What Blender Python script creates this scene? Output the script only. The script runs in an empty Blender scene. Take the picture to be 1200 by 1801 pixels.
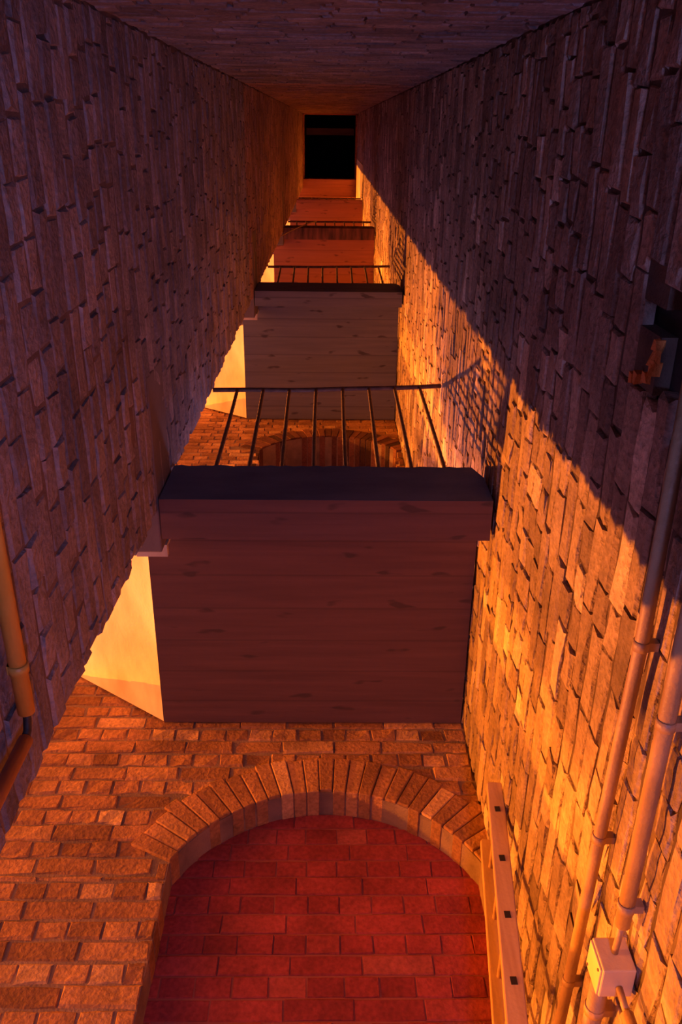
import bpy, math, random
from mathutils import Vector, Matrix
random.seed(7)
S = 0.6                      # scene units (half shaft widths) to metres
sc = bpy.context.scene
COL = sc.collection

# ------------------------------------------------------------------ camera
FPX = 1472.02
cam_d = bpy.data.cameras.new('camera')
cam = bpy.data.objects.new('camera', cam_d)
COL.objects.link(cam)
cam_d.sensor_fit = 'VERTICAL'
cam_d.sensor_height = 36.0
cam_d.lens = 36.0 * FPX / 1801.0
cam_d.clip_start = 0.02
cam_d.clip_end = 400
R = Matrix(((0.99985674, -0.00618947, -0.01575429),
            (-0.01220848, -0.90839575, -0.41793315),
            (-0.01172435, 0.41806562, -0.90834117)))
cam.matrix_world = R.to_4x4()
sc.camera = cam

# ------------------------------------------------------------------ colour management
sc.view_settings.view_transform = 'Standard'
sc.view_settings.look = 'None'
sc.view_settings.gamma = 1.0
sc.view_settings.use_curve_mapping = False
sc.view_settings.exposure = 0.0
sc.cycles.max_bounces = 8
sc.cycles.diffuse_bounces = 6
sc.cycles.use_denoising = True

# ------------------------------------------------------------------ world: dusk sky, violet overhead, sunset glow to the left
w = bpy.data.worlds.new('world')
sc.world = w
w.use_nodes = True
nt = w.node_tree
nt.nodes.clear()
out = nt.nodes.new('ShaderNodeOutputWorld')
bg = nt.nodes.new('ShaderNodeBackground')
tc = nt.nodes.new('ShaderNodeTexCoord')
def lobe(direction, stops):
    d = nt.nodes.new('ShaderNodeVectorMath'); d.operation = 'DOT_PRODUCT'
    d.inputs[1].default_value = Vector(direction).normalized()
    nt.links.new(tc.outputs['Generated'], d.inputs[0])
    r = nt.nodes.new('ShaderNodeValToRGB')
    els = r.color_ramp.elements
    for i, (p, c) in enumerate(stops):
        el = els[i] if i < 2 else els.new(p)
        el.position = p; el.color = (*c, 1)
    nt.links.new(d.outputs['Value'], r.inputs['Fac'])
    return r
glow = lobe((-1.0, -0.22, 0.10), [(0.60, (0.05, 0.05, 0.12)), (1.0, (9.0, 1.9, 0.12)), (0.82, (1.8, 0.40, 0.04))])
blue = lobe((-0.62, 0.78, 0.15), [(0.70, (0, 0, 0)), (0.95, (0.26, 0.29, 0.85))])
addn = nt.nodes.new('ShaderNodeVectorMath'); addn.operation = 'ADD'
nt.links.new(glow.outputs['Color'], addn.inputs[0]); nt.links.new(blue.outputs['Color'], addn.inputs[1])
nt.links.new(addn.outputs['Vector'], bg.inputs['Color'])
bg.inputs['Strength'].default_value = 1.0
nt.links.new(bg.outputs['Background'], out.inputs['Surface'])

# ------------------------------------------------------------------ three suns standing in for the orange light from the left
def sun(name, travel, strength, color, angle):
    d = bpy.data.lights.new(name, 'SUN')
    d.energy = strength; d.color = color; d.angle = math.radians(angle)
    o = bpy.data.objects.new(name, d); COL.objects.link(o)
    o.rotation_euler = Vector(travel).to_track_quat('-Z', 'Y').to_euler()
    o.location = (-6, 3, 8)
    return o
# low light skimming in under the landings, an added steeper sun over them, an added third raking the front wall
sun('sun', (1, -0.40, -0.005), 6.8, (1.0, 0.235, 0.012), 0.7)
sun('sun_high', (1, -0.40, -0.92), 5.6, (1.0, 0.22, 0.02), 0.8)
sun('sun_raking', (1, 0.12, -0.01), 4.4, (1.0, 0.25, 0.02), 2.0)

# cool fill lights, added without fixtures: one at the foot of the shaft, one on the lowest landing
def fill_point(name, loc, watts, color, radius):
    d = bpy.data.lights.new(name, 'POINT')
    d.energy = watts; d.color = color; d.shadow_soft_size = radius
    o = bpy.data.objects.new(name, d); COL.objects.link(o)
    o.location = Vector(loc) * S
    return o
fill_point('foot_lamp', (0.62, 0.1, -1.85), 62, (0.36, 0.38, 1.0), 0.12)
fill_point('landing_lamp', (-0.2, 3.0, 5.7), 7, (0.55, 0.5, 1.0), 0.08)

# ------------------------------------------------------------------ materials
def mat(name):
    m = bpy.data.materials.new(name)
    m.use_nodes = True
    n = m.node_tree.nodes
    return m, n, m.node_tree.links, n['Principled BSDF']
def ramp_node(n, stops):
    r = n.new('ShaderNodeValToRGB')
    c = r.color_ramp
    while len(c.elements) > 2: c.elements.remove(c.elements[-1])
    for i, (p, col) in enumerate(stops):
        el = c.elements[i] if i < 2 else c.elements.new(p)
        el.position = p; el.color = (*col, 1)
    return r
def brick_mat(name, stops, grain=70.0, bump=0.5, rough=0.85):
    m, n, l, b = mat(name)
    g = n.new('ShaderNodeNewGeometry')
    r = ramp_node(n, stops)
    l.new(g.outputs['Random Per Island'], r.inputs['Fac'])
    t = n.new('ShaderNodeTexCoord')
    ns = n.new('ShaderNodeTexNoise'); ns.inputs['Scale'].default_value = grain; ns.inputs['Detail'].default_value = 5
    l.new(t.outputs['Object'], ns.inputs['Vector'])
    n2 = n.new('ShaderNodeTexNoise'); n2.inputs['Scale'].default_value = 6.0; n2.inputs['Detail'].default_value = 4
    l.new(t.outputs['Object'], n2.inputs['Vector'])
    mr = n.new('ShaderNodeMapRange')
    mr.inputs['From Min'].default_value = 0.3; mr.inputs['From Max'].default_value = 0.7
    mr.inputs['To Min'].default_value = 0.72; mr.inputs['To Max'].default_value = 1.25
    l.new(n2.outputs['Fac'], mr.inputs['Value'])
    mr2 = n.new('ShaderNodeMapRange')
    mr2.inputs['From Min'].default_value = 0.3; mr2.inputs['From Max'].default_value = 0.7
    mr2.inputs['To Min'].default_value = 0.75; mr2.inputs['To Max'].default_value = 1.2
    l.new(ns.outputs['Fac'], mr2.inputs['Value'])
    mu = n.new('ShaderNodeMath'); mu.operation = 'MULTIPLY'
    l.new(mr.outputs['Result'], mu.inputs[0]); l.new(mr2.outputs['Result'], mu.inputs[1])
    vm = n.new('ShaderNodeVectorMath'); vm.operation = 'SCALE'
    l.new(r.outputs['Color'], vm.inputs[0]); l.new(mu.outputs['Value'], vm.inputs['Scale'])
    l.new(vm.outputs['Vector'], b.inputs['Base Color'])
    bp = n.new('ShaderNodeBump'); bp.inputs['Strength'].default_value = bump; bp.inputs['Distance'].default_value = 0.010
    l.new(ns.outputs['Fac'], bp.inputs['Height']); l.new(bp.outputs['Normal'], b.inputs['Normal'])
    b.inputs['Roughness'].default_value = rough
    b.inputs['Specular IOR Level'].default_value = 0.3
    return m
def plain_mat(name, c1, c2, scale=(8, 8, 8), grain=60, bump=0.3, rough=0.8, metal=0.0):
    m, n, l, b = mat(name)
    t = n.new('ShaderNodeTexCoord')
    mp = n.new('ShaderNodeMapping'); mp.inputs['Scale'].default_value = scale
    l.new(t.outputs['Object'], mp.inputs['Vector'])
    a = n.new('ShaderNodeTexNoise'); a.inputs['Scale'].default_value = 1.0; a.inputs['Detail'].default_value = 6
    l.new(mp.outputs['Vector'], a.inputs['Vector'])
    r = ramp_node(n, [(0.35, c1), (0.65, c2)])
    l.new(a.outputs['Fac'], r.inputs['Fac'])
    l.new(r.outputs['Color'], b.inputs['Base Color'])
    g = n.new('ShaderNodeTexNoise'); g.inputs['Scale'].default_value = grain; g.inputs['Detail'].default_value = 4
    l.new(t.outputs['Object'], g.inputs['Vector'])
    bp = n.new('ShaderNodeBump'); bp.inputs['Strength'].default_value = bump; bp.inputs['Distance'].default_value = 0.005
    l.new(g.outputs['Fac'], bp.inputs['Height']); l.new(bp.outputs['Normal'], b.inputs['Normal'])
    b.inputs['Roughness'].default_value = rough; b.inputs['Metallic'].default_value = metal
    return m

M = {}
M['brick'] = brick_mat('weathered_brick', [(0.0, (0.20, 0.145, 0.12)), (0.3, (0.31, 0.23, 0.19)), (0.75, (0.38, 0.285, 0.23)),
                                          (0.88, (0.46, 0.35, 0.28)), (1.0, (0.64, 0.52, 0.42))], bump=1.0)
M['brick_front'] = brick_mat('front_brick', [(0.0, (0.24, 0.115, 0.05)), (0.5, (0.38, 0.19, 0.08)), (0.9, (0.48, 0.26, 0.11)), (1.0, (0.60, 0.38, 0.18))], bump=0.6)
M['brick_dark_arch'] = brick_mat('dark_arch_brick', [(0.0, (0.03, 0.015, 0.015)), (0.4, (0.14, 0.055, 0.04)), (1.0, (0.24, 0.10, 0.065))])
M['brick_sooty'] = brick_mat('sooty_brick', [(0.0, (0.18, 0.16, 0.18)), (0.5, (0.26, 0.225, 0.24)), (1.0, (0.34, 0.29, 0.30))], bump=0.8)  # violet-grey shade of the left and back walls put into the brick
M['brick_upper'] = brick_mat('upper_brick', [(0.0, (0.26, 0.16, 0.14)), (0.5, (0.36, 0.22, 0.18)), (1.0, (0.44, 0.28, 0.22))])
M['brick_red'] = brick_mat('red_infill_brick', [(0.0, (0.24, 0.035, 0.04)), (0.5, (0.29, 0.043, 0.045)), (0.85, (0.34, 0.058, 0.055)), (1.0, (0.37, 0.09, 0.075))], bump=0.3)
M['mortar'] = plain_mat('lime_mortar', (0.17, 0.115, 0.085), (0.30, 0.21, 0.15), grain=120, bump=0.6, rough=0.95)
M['mortar_dark'] = plain_mat('dark_mortar', (0.07, 0.048, 0.04), (0.14, 0.095, 0.07), grain=120, bump=0.6, rough=0.95)
M['mortar_sooty'] = plain_mat('sooty_mortar', (0.12, 0.085, 0.08), (0.20, 0.14, 0.12), grain=120, bump=0.6, rough=0.95)  # darker mortar of the shade-tinted walls
M['mortar_red'] = plain_mat('red_mortar', (0.25, 0.07, 0.055), (0.31, 0.09, 0.07), grain=120, bump=0.4, rough=0.95)

def board_concrete(name, c1, c2, dark, pale_stain=False):
    """board-marked concrete: boards run along x, thin dark joints, a few stains"""
    m, n, l, b = mat(name)
    t = n.new('ShaderNodeTexCoord')
    mp = n.new('ShaderNodeMapping'); mp.inputs['Scale'].default_value = (1.6, 26, 26)
    l.new(t.outputs['Object'], mp.inputs['Vector'])
    a = n.new('ShaderNodeTexNoise'); a.inputs['Scale'].default_value = 1.0; a.inputs['Detail'].default_value = 6
    l.new(mp.outputs['Vector'], a.inputs['Vector'])
    r = ramp_node(n, [(0.3, c1), (0.7, c2)])
    l.new(a.outputs['Fac'], r.inputs['Fac'])
    sx = n.new('ShaderNodeSeparateXYZ'); l.new(t.outputs['Object'], sx.inputs[0])
    md = n.new('ShaderNodeMath'); md.operation = 'PINGPONG'; md.inputs[1].default_value = 0.075
    l.new(sx.outputs['Y'], md.inputs[0])
    lt = n.new('ShaderNodeMapRange'); lt.inputs['From Min'].default_value = 0.0; lt.inputs['From Max'].default_value = 0.006
    lt.inputs['To Min'].default_value = 0.45; lt.inputs['To Max'].default_value = 0.0
    l.new(md.outputs[0], lt.inputs['Value'])
    st = n.new('ShaderNodeTexNoise'); st.inputs['Scale'].default_value = 1.0; st.inputs['Detail'].default_value = 2
    mp2 = n.new('ShaderNodeMapping'); mp2.inputs['Scale'].default_value = (5, 16, 16)
    l.new(t.outputs['Object'], mp2.inputs['Vector']); l.new(mp2.outputs['Vector'], st.inputs['Vector'])
    sr = n.new('ShaderNodeMapRange'); sr.inputs['From Min'].default_value = 0.635; sr.inputs['From Max'].default_value = 0.69
    sr.inputs['To Min'].default_value = 0.0; sr.inputs['To Max'].default_value = 0.7
    l.new(st.outputs['Fac'], sr.inputs['Value'])
    mx = n.new('ShaderNodeMath'); mx.operation = 'MAXIMUM'
    l.new(lt.outputs[0], mx.inputs[0]); l.new(sr.outputs[0], mx.inputs[1])
    mix = n.new('ShaderNodeMix'); mix.data_type = 'RGBA'
    l.new(mx.outputs[0], mix.inputs['Factor']); l.new(r.outputs['Color'], mix.inputs['A'])
    mix.inputs['B'].default_value = (*dark, 1)
    l.new(mix.outputs['Result'], b.inputs['Base Color'])
    bp = n.new('ShaderNodeBump'); bp.inputs['Strength'].default_value = 0.4; bp.inputs['Distance'].default_value = 0.01
    l.new(a.outputs['Fac'], bp.inputs['Height']); l.new(bp.outputs['Normal'], b.inputs['Normal'])
    b.inputs['Roughness'].default_value = 0.9
    return m
M['concrete_brown'] = board_concrete('brown_board_marked_concrete', (0.115, 0.062, 0.06), (0.165, 0.086, 0.078), (0.05, 0.035, 0.035))
M['concrete_grey'] = board_concrete('grey_board_marked_concrete', (0.14, 0.145, 0.17), (0.19, 0.195, 0.215), (0.03, 0.025, 0.03))
M['concrete_red'] = board_concrete('reddish_board_marked_concrete', (0.42, 0.16, 0.10), (0.52, 0.20, 0.12), (0.16, 0.06, 0.05))
M['concrete_dark'] = plain_mat('dark_stained_concrete', (0.085, 0.11, 0.17), (0.13, 0.155, 0.22), scale=(4, 10, 10))  # bluish shade of the landing fronts put into the colour
M['stair'] = plain_mat('pale_rendered_concrete', (0.52, 0.42, 0.30), (0.82, 0.74, 0.58), scale=(5, 2.2, 5), grain=90, bump=0.25)
M['beam_sooty'] = plain_mat('sooty_concrete', (0.14, 0.115, 0.12), (0.19, 0.155, 0.16), scale=(5, 5, 5))  # darker grey for the beam ends
M['iron'] = plain_mat('rusty_iron', (0.07, 0.035, 0.03), (0.14, 0.07, 0.05), scale=(30, 30, 30), grain=150, bump=0.6, rough=0.6)
M['conduit'] = plain_mat('painted_conduit', (0.30, 0.19, 0.10), (0.40, 0.26, 0.15), scale=(9, 9, 9), grain=120, bump=0.3, rough=0.5)
M['conduit_yellow'] = plain_mat('yellow_painted_conduit', (0.50, 0.27, 0.04), (0.58, 0.33, 0.07), scale=(9, 9, 9), rough=0.45)
M['conduit_pink'] = plain_mat('pink_painted_pipe', (0.46, 0.24, 0.20), (0.54, 0.30, 0.24), scale=(9, 9, 9), rough=0.5)
M['rubber'] = plain_mat('black_rubber', (0.012, 0.01, 0.012), (0.02, 0.016, 0.018), rough=0.6)
M['wood'] = plain_mat('pale_ladder_wood', (0.50, 0.31, 0.17), (0.62, 0.41, 0.23), scale=(60, 60, 3), grain=80, bump=0.2, rough=0.6)
M['box'] = plain_mat('cream_steel', (0.62, 0.45, 0.26), (0.70, 0.53, 0.32), scale=(9, 9, 9), rough=0.5)
M['dark_hole'] = plain_mat('dark_socket', (0.015, 0.01, 0.01), (0.02, 0.015, 0.015))
M['plaster'] = plain_mat('cream_plaster', (0.60, 0.52, 0.30), (0.70, 0.60, 0.36), scale=(6, 6, 1.5))
M['soot'] = plain_mat('black_sooted_render', (0.012, 0.008, 0.012), (0.02, 0.013, 0.018))  # near-black colour standing in for the darkness of the hollows
M['timber'] = plain_mat('old_roof_timber', (0.30, 0.16, 0.12), (0.40, 0.22, 0.16), scale=(2, 20, 20))
M['terracotta'] = plain_mat('broken_orange_brick', (0.62, 0.20, 0.05), (0.75, 0.28, 0.07), scale=(30, 30, 30), grain=150, bump=0.8)  # bright orange standing in for a sunlit glint
M['floor'] = plain_mat('dusty_concrete_floor', (0.12, 0.11, 0.115), (0.17, 0.155, 0.16), scale=(3, 3, 3))
M['stained'] = plain_mat('dark_streaked_concrete', (0.05, 0.025, 0.03), (0.26, 0.10, 0.075), scale=(16, 3, 3))

# ------------------------------------------------------------------ mesh helpers
class MB:
    def __init__(self): self.v = []; self.f = []; self.mi = []; self.sm = []
    def add(self, verts, faces, mi=0, smooth=False):
        o = len(self.v)
        self.v += [tuple(p) for p in verts]
        for f in faces:
            self.f.append([i + o for i in f]); self.mi.append(mi); self.sm.append(smooth)
    def box(self, x0, x1, y0, y1, z0, z1, mi=0):
        self.add([(x0,y0,z0),(x1,y0,z0),(x1,y1,z0),(x0,y1,z0),(x0,y0,z1),(x1,y0,z1),(x1,y1,z1),(x0,y1,z1)],
                 [(0,3,2,1),(4,5,6,7),(0,1,5,4),(1,2,6,5),(2,3,7,6),(3,0,4,7)], mi)
    def prism(self, poly, axis, a0, a1, mi=0):
        """poly of 2-D points extruded along axis ('x': (y,z), 'y': (x,z), 'z': (x,y))"""
        def P(p, a):
            return {'x': (a, p[0], p[1]), 'y': (p[0], a, p[1]), 'z': (p[0], p[1], a)}[axis]
        n = len(poly)
        vs = [P(p, a0) for p in poly] + [P(p, a1) for p in poly]
        fs = [list(range(n))[::-1], list(range(n, 2*n))] + [(i, (i+1) % n, n+(i+1) % n, n+i) for i in range(n)]
        self.add(vs, fs, mi)
    def tube(self, pts, r, seg=12, mi=0, cap=True):
        pts = [Vector(p) for p in pts]
        rings = []
        prev = None
        for i, p in enumerate(pts):
            t = (pts[min(i+1, len(pts)-1)] - pts[max(i-1, 0)]).normalized()
            if prev is None:
                u = t.orthogonal().normalized()
            else:
                u = (prev - t * prev.dot(t)).normalized()
            prev = u
            vv = t.cross(u)
            rr = r[i] if isinstance(r, (list, tuple)) else r
            rings.append([p + (u*math.cos(2*math.pi*k/seg) + vv*math.sin(2*math.pi*k/seg))*rr for k in range(seg)])
        vs = [q for ring in rings for q in ring]
        fs = [(i*seg+k, i*seg+(k+1) % seg, (i+1)*seg+(k+1) % seg, (i+1)*seg+k) for i in range(len(pts)-1) for k in range(seg)]
        self.add(vs, fs, mi, True)
        if cap:
            o = len(self.v) - len(vs)
            self.f.append([o+k for k in range(seg)][::-1]); self.mi.append(mi); self.sm.append(False)
            self.f.append([o+(len(pts)-1)*seg+k for k in range(seg)]); self.mi.append(mi); self.sm.append(False)
    def build(self, name, mats, parent=None, origin=(0, 0, 0), bevel=0.0, recalc=True):
        me = bpy.data.meshes.new(name)
        ox, oy, oz = origin
        me.from_pydata([((x-ox)*S, (y-oy)*S, (z-oz)*S) for x, y, z in self.v], [], self.f)
        if not isinstance(mats, (list, tuple)): mats = [mats]
        for m in mats: me.materials.append(m)
        me.polygons.foreach_set('material_index', self.mi)
        me.polygons.foreach_set('use_smooth', self.sm)
        if recalc:
            import bmesh
            bm = bmesh.new(); bm.from_mesh(me); bmesh.ops.recalc_face_normals(bm, faces=bm.faces); bm.to_mesh(me); bm.free()
        me.update()
        o = bpy.data.objects.new(name, me); COL.objects.link(o)
        if parent is not None:
            o.parent = parent
            o.location = Vector(origin)*S - parent.location
        else:
            o.location = Vector(origin)*S
        if bevel:
            b = o.modifiers.new('bevel', 'BEVEL'); b.width = bevel*S; b.segments = 2; b.limit_method = 'ANGLE'
        return o
def tag(o, label=None, cat=None, group=None, kind=None):
    for k, v in (('label', label), ('category', cat), ('group', group), ('kind', kind)):
        if v: o[k] = v
    return o
def thing(name, loc, label, cat, group=None):
    o = bpy.data.objects.new(name, None); COL.objects.link(o)
    o.empty_display_size = 0.1
    o.location = Vector(loc)*S
    return tag(o, label, cat, group)
rnd = random.uniform

# brick courses laid on a plane: to3(a, z, d) turns (along, height, outwards) into a point
CH = 0.126      # course height
def one_brick(mb, to3, a0, a1, z0, z1, jit, bev, mi=1, rough=0.006):
    d = rnd(-jit, jit)
    if random.random() < 0.04: d += jit*0.9
    t1, t2 = rnd(-jit, jit)*0.35, rnd(-jit, jit)*0.35
    base = -0.05
    nx = 3
    def row(aa, bb, zz, ww, dd, j):
        res = []
        for k in range(nx):
            f = k/(nx-1)
            res.append((aa + (bb-aa)*f + rnd(-j, j), zz + rnd(-j, j), dd + t1*(f-0.5)*2 + rnd(-j, j)*0.6))
        return res
    j = rough
    lo_b = [(a0 + (a1-a0)*k/(nx-1), z0, base) for k in range(nx)]
    lo_f = row(a0, a1, z0, 0, d-bev*0.8, j)
    lo_i = row(a0+bev*0.6, a1-bev*0.6, z0+bev, 0, d-t2, j)
    hi_i = row(a0+bev*0.6, a1-bev*0.6, z1-bev, 0, d+t2, j)
    hi_f = row(a0, a1, z1, 0, d-bev*0.8, j)
    hi_b = [(a0 + (a1-a0)*k/(nx-1), z1, base) for k in range(nx)]
    rows = [lo_b, lo_f, lo_i, hi_i, hi_f, hi_b]
    vs = [to3(*p) for r_ in rows for p in r_]
    fs = []
    for i in range(5):
        for k in range(nx-1):
            fs.append((i*nx+k, i*nx+k+1, (i+1)*nx+k+1, (i+1)*nx+k))
    fs.append([i*nx for i in range(6)][::-1]); fs.append([i*nx+nx-1 for i in range(6)])
    if mi == 'by_height': mi = 2 if to3(0, z0, 0)[2] > 10.4 else 1
    mb.add(vs, fs, mi, False)
def lay(mb, to3, a0, a1, z0, z1, L=0.36, jit=0.012, bev=0.014, keep=None, ragged=None, english=False, gap=0.010, mi=1, clip=None, rough=0.006):
    z = z0; row = 0
    while z < z1 - 0.02:
        zt = min(z + CH*rnd(0.97, 1.03), z1)
        header = (row % 2 == 1) if english else (random.random() < 0.3)
        bl = L*0.5 if header else L
        lo, hi = a0, a1
        if clip: lo, hi = clip(z, zt)
        if ragged == 'hi': hi = hi + rnd(-0.03, 0.02)
        a = lo - (rnd(0, 1)*bl if not english else (0.25*L if header else 0))
        while a < hi - 0.02:
            b = a + bl*rnd(0.94, 1.06)*(0.5 if (not english and not header and random.random() < 0.2) else 1)
            p0, p1 = max(a, lo), min(b, hi)
            if hi - p1 < 0.05: p1 = hi
            if p1 - p0 > 0.03 and (keep is None or keep(p0, p1, z, zt)):
                one_brick(mb, to3, p0+0.003, p1-0.003, z+gap*0.4, zt-gap*0.4, jit, bev, mi, rough)
            a = b
            if p1 >= hi: break
        z = zt; row += 1

# ------------------------------------------------------------------ shaft geometry
XL, XR, YB, YF, YE = -0.97, 0.965, -0.43, 3.85, 2.0    # left, right, back, front planes; YE: where the left wall stops
ZF, ZT = -2.0, 33.0                                     # floor and top of the shaft
T = 0.22

# right wall, with the broken-out hole near the frame edge
holes = [(0.40, 0.80, 1.70, 2.43), (0.47, 0.55, 2.43, 2.68), (0.725, 0.82, 2.43, 2.66)]
def in_hole(y, z, g=0.0):
    return any(a-g <= y <= b+g and c-g <= z <= d+g for a, b, c, d in holes)
mb = MB()
ys = sorted({YB-T, YF+0.4} | {h[i] for h in holes for i in (0, 1)})
zs = sorted({ZF, ZT+8} | {h[i] for h in holes for i in (2, 3)})
for i in range(len(ys)-1):
    for k in range(len(zs)-1):
        if not in_hole((ys[i]+ys[i+1])/2, (zs[k]+zs[k+1])/2):
            mb.box(XR+0.011, XR+0.3, ys[i], ys[i+1], zs[k], zs[k+1], 0)
lay(mb, lambda a, z, d: (XR - d, a, z), YB, YF, 0.6, ZT, jit=0.0045, gap=0.019,
    keep=lambda a0, a1, z0, z1: not in_hole((a0+a1)/2, (z0+z1)/2, 0.0), rough=0.008)
wall_r = mb.build('wall_right', [M['mortar_dark'], M['brick']])
tag(wall_r, 'right brick wall of the shaft, its lower front part in orange light', 'wall', kind='structure')
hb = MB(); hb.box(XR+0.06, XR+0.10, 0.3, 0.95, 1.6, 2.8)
hb.build('hole_backing', M['soot'], wall_r)  # near-black sheet painting in the shade of the hole
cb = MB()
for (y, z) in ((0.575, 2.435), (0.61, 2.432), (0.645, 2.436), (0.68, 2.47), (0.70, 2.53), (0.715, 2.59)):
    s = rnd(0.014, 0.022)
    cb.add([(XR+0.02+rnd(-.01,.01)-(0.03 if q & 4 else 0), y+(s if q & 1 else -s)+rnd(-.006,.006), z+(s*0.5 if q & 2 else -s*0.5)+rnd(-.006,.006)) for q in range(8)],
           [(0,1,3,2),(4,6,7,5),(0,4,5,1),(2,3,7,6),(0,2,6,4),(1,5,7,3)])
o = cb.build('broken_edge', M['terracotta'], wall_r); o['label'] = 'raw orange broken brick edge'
pm = MB(); pm.box(XR-0.02, XR+0.02, 1.0, YF-0.02, 26.0, 32.05)
o = pm.build('plaster_panel', M['plaster'], wall_r, bevel=0.01); o['label'] = 'pale plastered strip of the wall'

# left wall
mb = MB()
mb.box(XL-T, XL-0.008, YB-T, YE-0.03, ZF, ZT+8, 0)
lay(mb, lambda a, z, d: (XL + d, a, z), YB, YE, 0.9, ZT, jit=0.0045, ragged='hi', rough=0.008, mi='by_height')
wall_l = mb.build('wall_left', [M['mortar_sooty'], M['brick_sooty'], M['brick_upper']])
tag(wall_l, 'shaded left brick wall of the shaft', 'wall', kind='structure')

# back wall
mb = MB()
mb.box(XL-0.02, XR+0.02, YB-T, YB-0.012, ZF, ZT+8, 0)
lay(mb, lambda a, z, d: (a, YB + d, z), XL, XR, 2.4, ZT, jit=0.0045, mi='by_height')
tag(mb.build('wall_back', [M['mortar_sooty'], M['brick_sooty'], M['brick_upper']]), 'dim brick wall over the viewer', 'wall', kind='structure')

# front wall with two arched recesses
XA0, XA1 = -0.90, 0.90
def arc(x, zs_, rise):
    c = (XA1-XA0)/2
    Rr = (c*c + rise*rise)/(2*rise)
    return zs_ + rise - Rr + math.sqrt(max(0, Rr*Rr - x*x))
FX0, FX1 = -1.98, XR+0.1
RISE = 0.56
arches = [(-2.0, 3.54, 0.19), (5.2, 10.27, 1.1)]        # threshold, springing, recess depth
mb = MB()
def front_piece(x0, x1, z0, z1): mb.box(x0, x1, YF+0.008, YF+0.45, z0, z1, 0)
front_piece(FX0, XA0, ZF, ZT+8)
front_piece(XA1, FX1, ZF, ZT+8)
N = 24
for (z0, zs_, dep), ztop in zip(arches, (5.2, ZT+8)):
    for i in range(N):
        xa, xb = XA0+(XA1-XA0)*i/N, XA0+(XA1-XA0)*(i+1)/N
        za, zb = arc(xa, zs_, RISE), arc(xb, zs_, RISE)
        y0, y1 = YF+0.008, YF+0.45
        mb.add([(xa,y0,za),(xb,y0,zb),(xb,y0,ztop),(xa,y0,ztop),(xa,y1,za),(xb,y1,zb),(xb,y1,ztop),(xa,y1,ztop)],
               [(0,1,2,3),(5,4,7,6),(4,5,1,0),(3,2,6,7),(0,3,7,4),(1,5,6,2)], 0)
RING = 0.30
def ring_radius(zs_):
    c = XA1; Rr = (c*c + RISE*RISE)/(2*RISE)
    return Rr, zs_ + RISE - Rr
def front_keep(a0, a1, z0, z1):
    am, zm = (a0+a1)/2, (z0+z1)/2
    for z_, zs_, dep in arches:
        if z_ - 0.01 < zm < zs_ + RISE and XA0-0.005 < am < XA1 and zm < arc(am, zs_, RISE): return False
        Rr, zc = ring_radius(zs_)
        dist = math.hypot(am, zm-zc)
        ang = math.atan2(abs(am), zm-zc)
        if dist < Rr+RING-0.06 and ang < math.asin(XA1/Rr)+0.02: return False
    return True
F3 = lambda a, z, d: (a, YF - d, z)
zst = 2.2
lay(mb, F3, FX0, XA0, 1.9, 3.45, jit=0.0045, keep=front_keep, english=True, rough=0.005)
lay(mb, F3, FX0, XR, 3.45, 5.6, jit=0.0045, keep=front_keep, english=True, L=0.34, rough=0.008)
lay(mb, F3, XA1, XR, 1.9, 3.45, jit=0.01, L=0.3)
lay(mb, F3, FX0, XR, 8.8, 12.6, jit=0.0045, keep=front_keep, english=True)
wall_f = mb.build('wall_front', [M['mortar'], M['brick_front']])
tag(wall_f, 'front brick wall with a bricked-up arch', 'wall', kind='structure')
for (z0, zs_, dep) in arches:
    vb = MB()
    Rr, zc = ring_radius(zs_)
    amax = math.asin(XA1/Rr)
    n = 27
    for i in range(n):
        t0, t1 = -amax+2*amax*i/n+0.003, -amax+2*amax*(i+1)/n-0.003
        d = rnd(-0.006, 0.006)
        r0, r1 = Rr+rnd(-.010, .008), Rr+RING+rnd(-.035, .02)
        vs = []
        for yy in (YF-0.012+d, YF+dep):
            vs += [(r0*math.sin(t0), yy, zc+r0*math.cos(t0)), (r0*math.sin(t1), yy, zc+r0*math.cos(t1)),
                   (r1*math.sin(t1), yy, zc+r1*math.cos(t1)), (r1*math.sin(t0), yy, zc+r1*math.cos(t0))]
        vb.add(vs, [(0,1,2,3),(5,4,7,6),(4,5,1,0),(3,2,6,7),(0,3,7,4),(1,5,6,2)], 0)
    # jambs of the recess
    z = zs_ - 2.2 if z0 > 0 else 1.4
    while z < zs_-0.02:
        for s in (-1, 1):
            x0, x1 = (XA0-0.06, XA0+rnd(-.006, .006)) if s < 0 else (XA1+rnd(-.006, .006), XA1+0.06)
            vb.box(x0, x1, YF+0.005, YF+dep, z+0.006, min(z+CH, zs_)-0.006)
        z += CH
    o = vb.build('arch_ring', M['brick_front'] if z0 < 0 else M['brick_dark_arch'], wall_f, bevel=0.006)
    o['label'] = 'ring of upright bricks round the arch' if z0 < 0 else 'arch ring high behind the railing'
    ib = MB()
    yi = YF + dep
    ib.box(XA0-0.1, XA1+0.1, yi+0.006, yi+0.25, z0-0.1, zs_+RISE+0.3, 0)
    if z0 < 0:
        lay(ib, lambda a, z, d: (a, yi - d, z), XA0-0.05, XA1+0.05, 1.7, zs_+RISE+0.1, jit=0.003, bev=0.005, english=True, L=0.37, rough=0.003, gap=0.014)
    else:
        lay(ib, lambda a, z, d: (a, yi - d, z), XA0-0.05, XA1+0.05, 8.2, zs_+RISE+0.1, jit=0.004, bev=0.005)
    o = ib.build('arch_infill', [M['mortar_red'], M['brick_red']], wall_f)
    o['label'] = 'flat red brick filling the arch'

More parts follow.
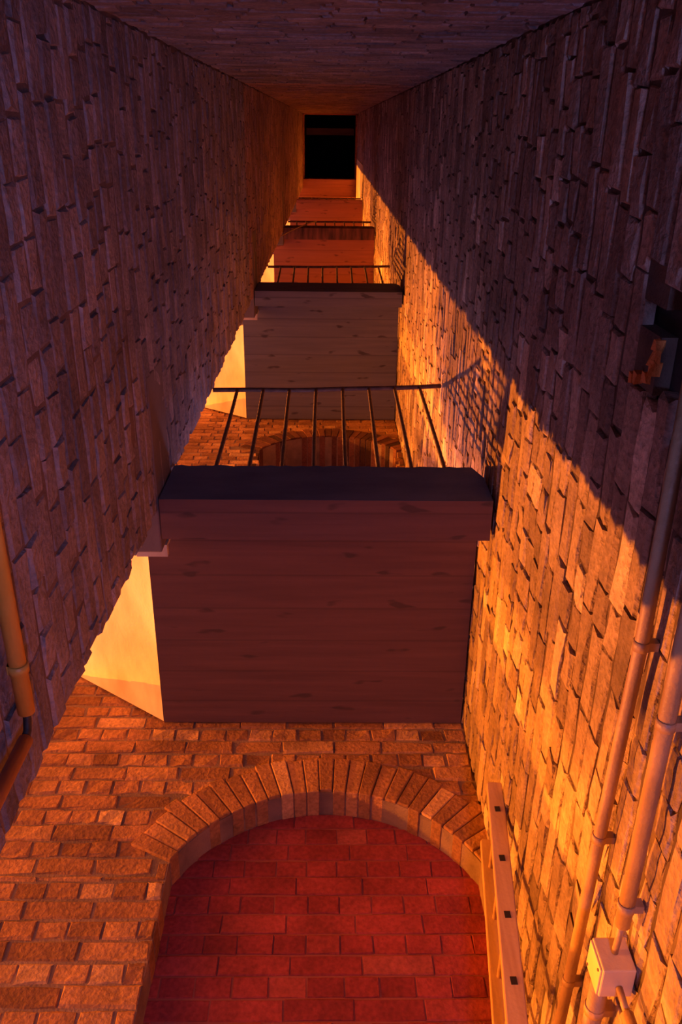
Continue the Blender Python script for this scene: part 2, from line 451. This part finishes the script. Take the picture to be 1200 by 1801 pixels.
# floor, ceiling with its dark opening, black loft above
mb = MB(); mb.box(-3.0, XR+0.3, YB-T, YF+0.45, ZF-0.3, ZF)
tag(mb.build('floor', M['floor']), 'shaft floor', 'floor', kind='structure')
mb = MB()
mb.box(-2.2, XR+0.3, 1.84, YF+0.4, 32.4, 33.0)
mb.box(-2.2, XR+0.3, 2.3, YF+0.4, 32.1, 32.4)
ceil = mb.build('ceiling', M['concrete_red'])
tag(ceil, 'concrete ceiling beside the dark opening at the top', 'ceiling', kind='structure')
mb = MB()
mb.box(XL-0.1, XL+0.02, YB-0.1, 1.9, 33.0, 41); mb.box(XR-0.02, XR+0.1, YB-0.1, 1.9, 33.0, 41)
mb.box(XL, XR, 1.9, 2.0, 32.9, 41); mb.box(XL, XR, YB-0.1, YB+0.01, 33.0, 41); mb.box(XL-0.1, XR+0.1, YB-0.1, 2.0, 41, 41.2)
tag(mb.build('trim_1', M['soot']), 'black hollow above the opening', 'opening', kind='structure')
mb = MB()
mb.box(XL, XL+0.05, YB, 1.84, 32.7, 33.0); mb.box(XR-0.06, XR, YB, 1.84, 32.7, 33.0)
mb.box(XL, XR, 1.72, 1.86, 32.3, 33.0); mb.box(XL, XR, YB, YB+0.05, 32.7, 33.0)
tag(mb.build('trim_2', M['concrete_red']), 'reddish frame of the opening', 'trim', kind='structure')
mb = MB()
mb.prism([(-0.93, 36.0), (0.93, 36.0), (0.93, 36.5), (0.5, 37.6), (-0.5, 37.6), (-0.93, 36.5)], 'y', 0.05, 0.3)
tag(mb.build('roof_beam', M['timber']), 'faint reddish beam across the dark opening at the very top', 'beam')

# ------------------------------------------------------------------ landings, one per floor
def noisy_top(x0, x1, z, n, amp):
    return [(x0+(x1-x0)*i/n, z+rnd(-amp, amp)) for i in range(n+1)]
levels = [  # lip top, lip bottom, lip back edge y, soffit z, soffit left x, lip material, soffit material, label
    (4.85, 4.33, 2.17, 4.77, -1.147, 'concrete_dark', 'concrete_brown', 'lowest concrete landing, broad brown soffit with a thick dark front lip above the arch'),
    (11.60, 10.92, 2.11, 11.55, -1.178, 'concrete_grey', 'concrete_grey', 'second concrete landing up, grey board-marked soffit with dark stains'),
    (18.80, 18.30, 2.15, 18.60, -1.19, 'stained', 'concrete_red', 'third concrete landing up, orange-red soffit behind a stained brick-like lip'),
    (26.00, 25.70, 2.17, 25.75, -1.15, 'concrete_red', 'concrete_red', 'topmost narrow reddish landing just under the dark opening'),
]
rail_h = [1.90, 1.85, 1.45, 1.2]
names_stair = ['bright pale stair flight soffit at the left of the lowest landing',
               'bright stair flight soffit left of the grey second landing',
               'small bright stair soffit left of the third landing',
               'tiny bright stair soffit left of the topmost landing']
names_rail = ['large iron railing on the lowest landing, bars in front of the upper arch',
              'iron railing on the grey second landing, in front of the orange soffit',
              'thin railing on the third landing with tiny bars',
              'faint topmost railing just below the dark opening']
for li, (zt, zb, yb, zs_, sx, lm, sm_, label) in enumerate(levels):
    L = thing('landing', (0, 2.9, zs_), label, 'landing', None)
    b = MB()
    b.box(sx, XR-0.012, yb-0.004, YF-0.012, zs_, zs_+0.075)
    b.build('slab', M[sm_], L, origin=(0, 2.9, zs_))
    b = MB()
    amp = 0.012 if li == 0 else 0.006
    top = noisy_top(-0.955, 0.895, zt, 40, amp)[::-1]
    poly = [(-0.955, zb), (0.94, zb), (0.945, zt-0.17)] + [(0.925, zt-0.1)] + top
    b.prism(poly, 'y', 1.92, yb)
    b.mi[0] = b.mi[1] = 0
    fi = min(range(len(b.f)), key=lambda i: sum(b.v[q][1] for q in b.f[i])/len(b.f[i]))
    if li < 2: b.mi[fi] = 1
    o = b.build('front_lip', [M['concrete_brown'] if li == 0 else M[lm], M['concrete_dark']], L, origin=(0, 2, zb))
    b = MB()
    b.box(XL-0.26, XL+0.005, 1.22, 2.27, zb+0.02, min(zt, zs_)-0.012)
    o = b.build('edge_beam', M['beam_sooty'], wall_l, origin=(XL, 1.7, zb), bevel=0.01); o['label'] = 'sooty concrete beam end in the left wall'
    if li < 2:
        b = MB(); b.box(sx, -0.96, 2.28, 2.36, zs_-0.30, zs_-0.26)
        b.box(sx, -0.96, 2.28, 2.30, zs_-0.26, zs_+0.1)
        o = b.build('ledge', M['stair'], L, origin=(-1, 2.3, zs_-0.3)); o['label'] = 'thin pale ledge at the slab corner'
    # stair flight rising to the left, outside the shaft wall
    steps = 9; run = 0.36; rise = run*0.72
    x0 = sx - 0.004
    prof = [(x0, zs_+0.001)]
    xe = x0 - run*steps; ze = zs_ + rise*steps
    prof += [(xe, ze)]
    up = [(xe, ze+0.62)]
    for k in range(steps, 0, -1):
        xa = x0 - run*(k-1); zz = zs_ + 0.42 + rise*k
        up += [(xa, zz), (xa, zz-rise)]
        if k > 1: pass
    up[0] = (xe, zs_+0.42+rise*steps)
    prof += up
    b = MB(); b.prism(prof, 'y', 2.5, YF-0.02)
    xp = -1.27; zp = zs_ + (x0-xp)*0.72
    b.box(xe-1.6, xe, 2.41, YF-0.006, ze, ze+0.35)          # unseen half landing, added to block the steep sun
    b.prism([(xp, zp), (xe, ze), (xe, ze+1.75), (xp, zp+1.75)], 'y', 2.41, 2.5)  # unseen parapet, added to keep the low sun off the wall
    st = b.build('stair_flight', M['stair'], origin=(x0, 3.2, zs_))
    tag(st, names_stair[li], 'stair', 'stair flights rising to the left')
    # railing
    h = rail_h[li]
    Rl = thing('railing', (0, 1.95, zt), names_rail[li], 'railing', 'landing railings')
    pts = []
    for k in range(25):
        x = -0.955 + 1.905*k/24
        z = zt + h + (0.09*(x+0.2) + 0.05*(x*x-0.3) if li < 2 else 0.03*x) + 0.008*math.sin(7*x)
        pts.append((x, 1.985, z))
    b = MB(); b.tube(pts, 0.019 if li < 2 else 0.022, 10)
    b.build('top_rail', M['iron'], Rl, origin=(0, 1.985, zt+h))
    for k in range(8):
        x = -0.755 + 0.2175*k
        xb_ = -0.703 + 0.2045*k
        z = zt + h + (0.09*(x+0.2) + 0.05*(x*x-0.3) if li < 2 else 0.03*x)
        nseg = 40 if li == 0 else 8
        pp, rr = [], []
        for q in range(nseg+1):
            f = q/nseg
            pp.append((xb_+(x-xb_)*f + 0.004*math.sin(3*f+k), 1.945+0.04*f, zt-0.012+(z-zt+0.012)*f))
            rr.append(0.0135 + (0.002 if q % 2 else 0))
        b = MB(); b.tube(pp, rr, 8)
        b.build('baluster', M['iron'], Rl, origin=(xb_, 1.95, zt))

# thin cord hanging across the third landing's lip
b = MB()
b.tube([(-0.93, 1.90, 16.6), (-0.80, 1.88, 17.2), (-0.62, 1.88, 18.1), (-0.45, 1.885, 18.9), (-0.36, 1.93, 19.6), (-0.30, 1.97, 20.2)], 0.012, 6)
tag(b.build('cord', M['conduit']), 'thin pale cord slanting across the stained lip of the third landing', 'cord')

# ------------------------------------------------------------------ right wall services
def saddle(parent, y, z, r, x, side=1):
    b = MB()
    b.tube([(x, y-0.016, z), (x, y+0.016, z)], r*1.15, 14)
    b.box(x, XR-0.002, y-0.014, y+0.014, z-r*0.7, z+r*0.7)
    return b.build('saddle', M['conduit'], parent, origin=(x, y, z))
PX = 0.915
c1 = thing('conduit', (PX, 2.0, 2.06), 'long horizontal conduit on the right wall passing beside the ladder, left of the two', 'pipe', None)
b = MB(); b.tube([(PX, 0.40, 2.05), (PX, 1.3, 2.04), (PX, 2.2, 2.08), (PX, 3.5, 2.13)], 0.021, 16)
b.build('pipe', M['conduit'], c1, origin=(PX, 2, 2.06))
for y, z in ((1.36, 2.042), (2.15, 2.078), (2.90, 2.107)): saddle(c1, y, z, 0.021, PX)
c2 = thing('conduit', (PX, 1.6, 1.80), 'horizontal conduit on the right wall ending at the small steel box', 'pipe', None)
b = MB(); b.tube([(PX, 0.50, 1.80), (PX, 1.2, 1.80), (PX, 2.22, 1.80)], 0.024, 16)
b.build('pipe', M['conduit'], c2, origin=(PX, 1.6, 1.80))
b = MB(); b.tube([(PX, 2.21, 1.80), (PX-0.005, 2.344, 1.80)], 0.011, 12)
o = b.build('pipe_end', M['conduit'], c2, origin=(PX, 2.25, 1.80))
for y in (1.45, 2.14): saddle(c2, y, 1.80, 0.024, PX)
jb = thing('junction_box', (0.96, 2.40, 1.80), 'small cream steel junction box fixed on the right wall', 'box', None)
b = MB(); b.box(0.855, XR-0.005, 2.345, 2.465, 1.735, 1.855)
b.build('body', M['box'], jb, origin=(0.9, 2.40, 1.80), bevel=0.005)
b = MB(); b.box(0.848, 0.856, 2.35, 2.46, 1.74, 1.85)
b.build('cover', M['box'], jb, origin=(0.84, 2.40, 1.80), bevel=0.003)
for yy, zz in ((2.365, 1.755), (2.445, 1.835)):
    b = MB(); b.tube([(0.849, yy, zz), (0.845, yy, zz)], 0.005, 8); b.build('screw', M['iron'], jb, origin=(0.84, yy, zz))
c3 = thing('conduit', (0.90, 3.0, 1.85), 'thick short conduit leaving the steel box toward the front wall', 'pipe', None)
b = MB(); b.tube([(0.90, 2.50, 1.83), (0.90, 3.7, 1.86)], 0.030, 16); b.build('pipe', M['conduit'], c3, origin=(0.90, 3, 1.85))
b = MB(); b.tube([(0.90, 2.466, 1.83), (0.90, 2.51, 1.83)], 0.019, 12); o = b.build('gland', M['rubber'], c3, origin=(0.90, 2.49, 1.85)); o['label'] = 'dark gland at the box'
saddle(c3, 2.66, 1.834, 0.030, 0.90)
c4 = thing('conduit', (0.91, 2.42, 1.4), 'vertical conduit running down from the steel box', 'pipe', None)
b = MB(); b.tube([(0.915, 2.42, 1.734), (0.915, 2.43, 1.64)], 0.011, 10); b.build('pipe_end', M['conduit'], c4, origin=(0.915, 2.42, 1.7))
b = MB(); b.tube([(0.915, 2.43, 1.655), (0.915, 2.43, 0.3), (0.915, 2.43, ZF)], 0.021, 14); b.build('pipe', M['conduit'], c4, origin=(0.915, 2.43, 1.2))

# left wall services
c5 = thing('conduit', (-0.92, 1.1, 2.07), 'yellow conduit on the left wall turning down through a black elbow', 'pipe', None)
LX = -0.92
b = MB(); b.tube([(LX, 0.3, 2.075), (LX, 1.0, 2.075), (LX, 1.64, 2.085)], 0.026, 16); b.build('pipe', M['conduit_yellow'], c5, origin=(LX, 1.1, 2.07))
b = MB(); b.tube([(LX, 1.61, 2.085), (LX, 1.665, 2.082), (LX, 1.70, 2.068), (LX, 1.715, 2.02)], 0.013, 10)
o = b.build('elbow', M['rubber'], c5, origin=(LX, 1.67, 2.07)); o['label'] = 'black rubber elbow'
b = MB(); b.tube([(LX, 1.715, 2.045), (LX, 1.72, 1.2), (LX, 1.72, ZF)], 0.023, 14)
o = b.build('down_pipe', M['conduit_pink'], c5, origin=(LX, 1.72, 1.6)); o['label'] = 'dull pink vertical pipe'
b = MB(); b.tube([(LX, 1.46, 2.083), (LX, 1.49, 2.083)], 0.031, 14); b.box(XL+0.022, LX, 1.46, 1.49, 2.065, 2.10)
b.build('saddle', M['conduit_yellow'], c5, origin=(LX, 1.475, 2.08))

# ------------------------------------------------------------------ ladder leaning on the right wall
lad = thing('ladder', (0.4, 3.48, ZF), 'pale wooden ladder leaning against the right wall beside the arch', 'ladder', None)
sl = 0.1117
def lx(z): return 0.979 - sl*(3.562-z)         # right edge of the stiles
for yc, ztop, th in ((3.30, 3.565, 0.036), (3.72, 3.56, 0.036)):
    b = MB()
    wdt = 0.092
    poly = [(lx(ZF)-wdt, ZF), (lx(ZF), ZF), (lx(ztop)-0.004, ztop-0.004), (lx(ztop)-0.012, ztop+0.006), (lx(ztop)-wdt+0.012, ztop+0.012), (lx(ztop)-wdt, ztop)]
    b.prism(poly, 'y', yc-th/2, yc+th/2)
    b.build('stile', M['wood'], lad, origin=(0.9, yc, 1), bevel=0.008)
z = 3.37
while z > -1.9:
    xc = lx(z)-0.046
    b = MB(); b.tube([(xc, 3.285, z), (xc, 3.73, z)], 0.0125, 8)
    b.build('rung', M['wood'], lad, origin=(xc, 3.5, z))
    b = MB(); b.box(xc-0.014, xc+0.014, 3.2795, 3.29, z-0.018, z+0.018)
    o = b.build('rung_socket', M['dark_hole'], lad, origin=(xc, 3.28, z)); o['label'] = 'dark square rung socket'
    z -= 0.328
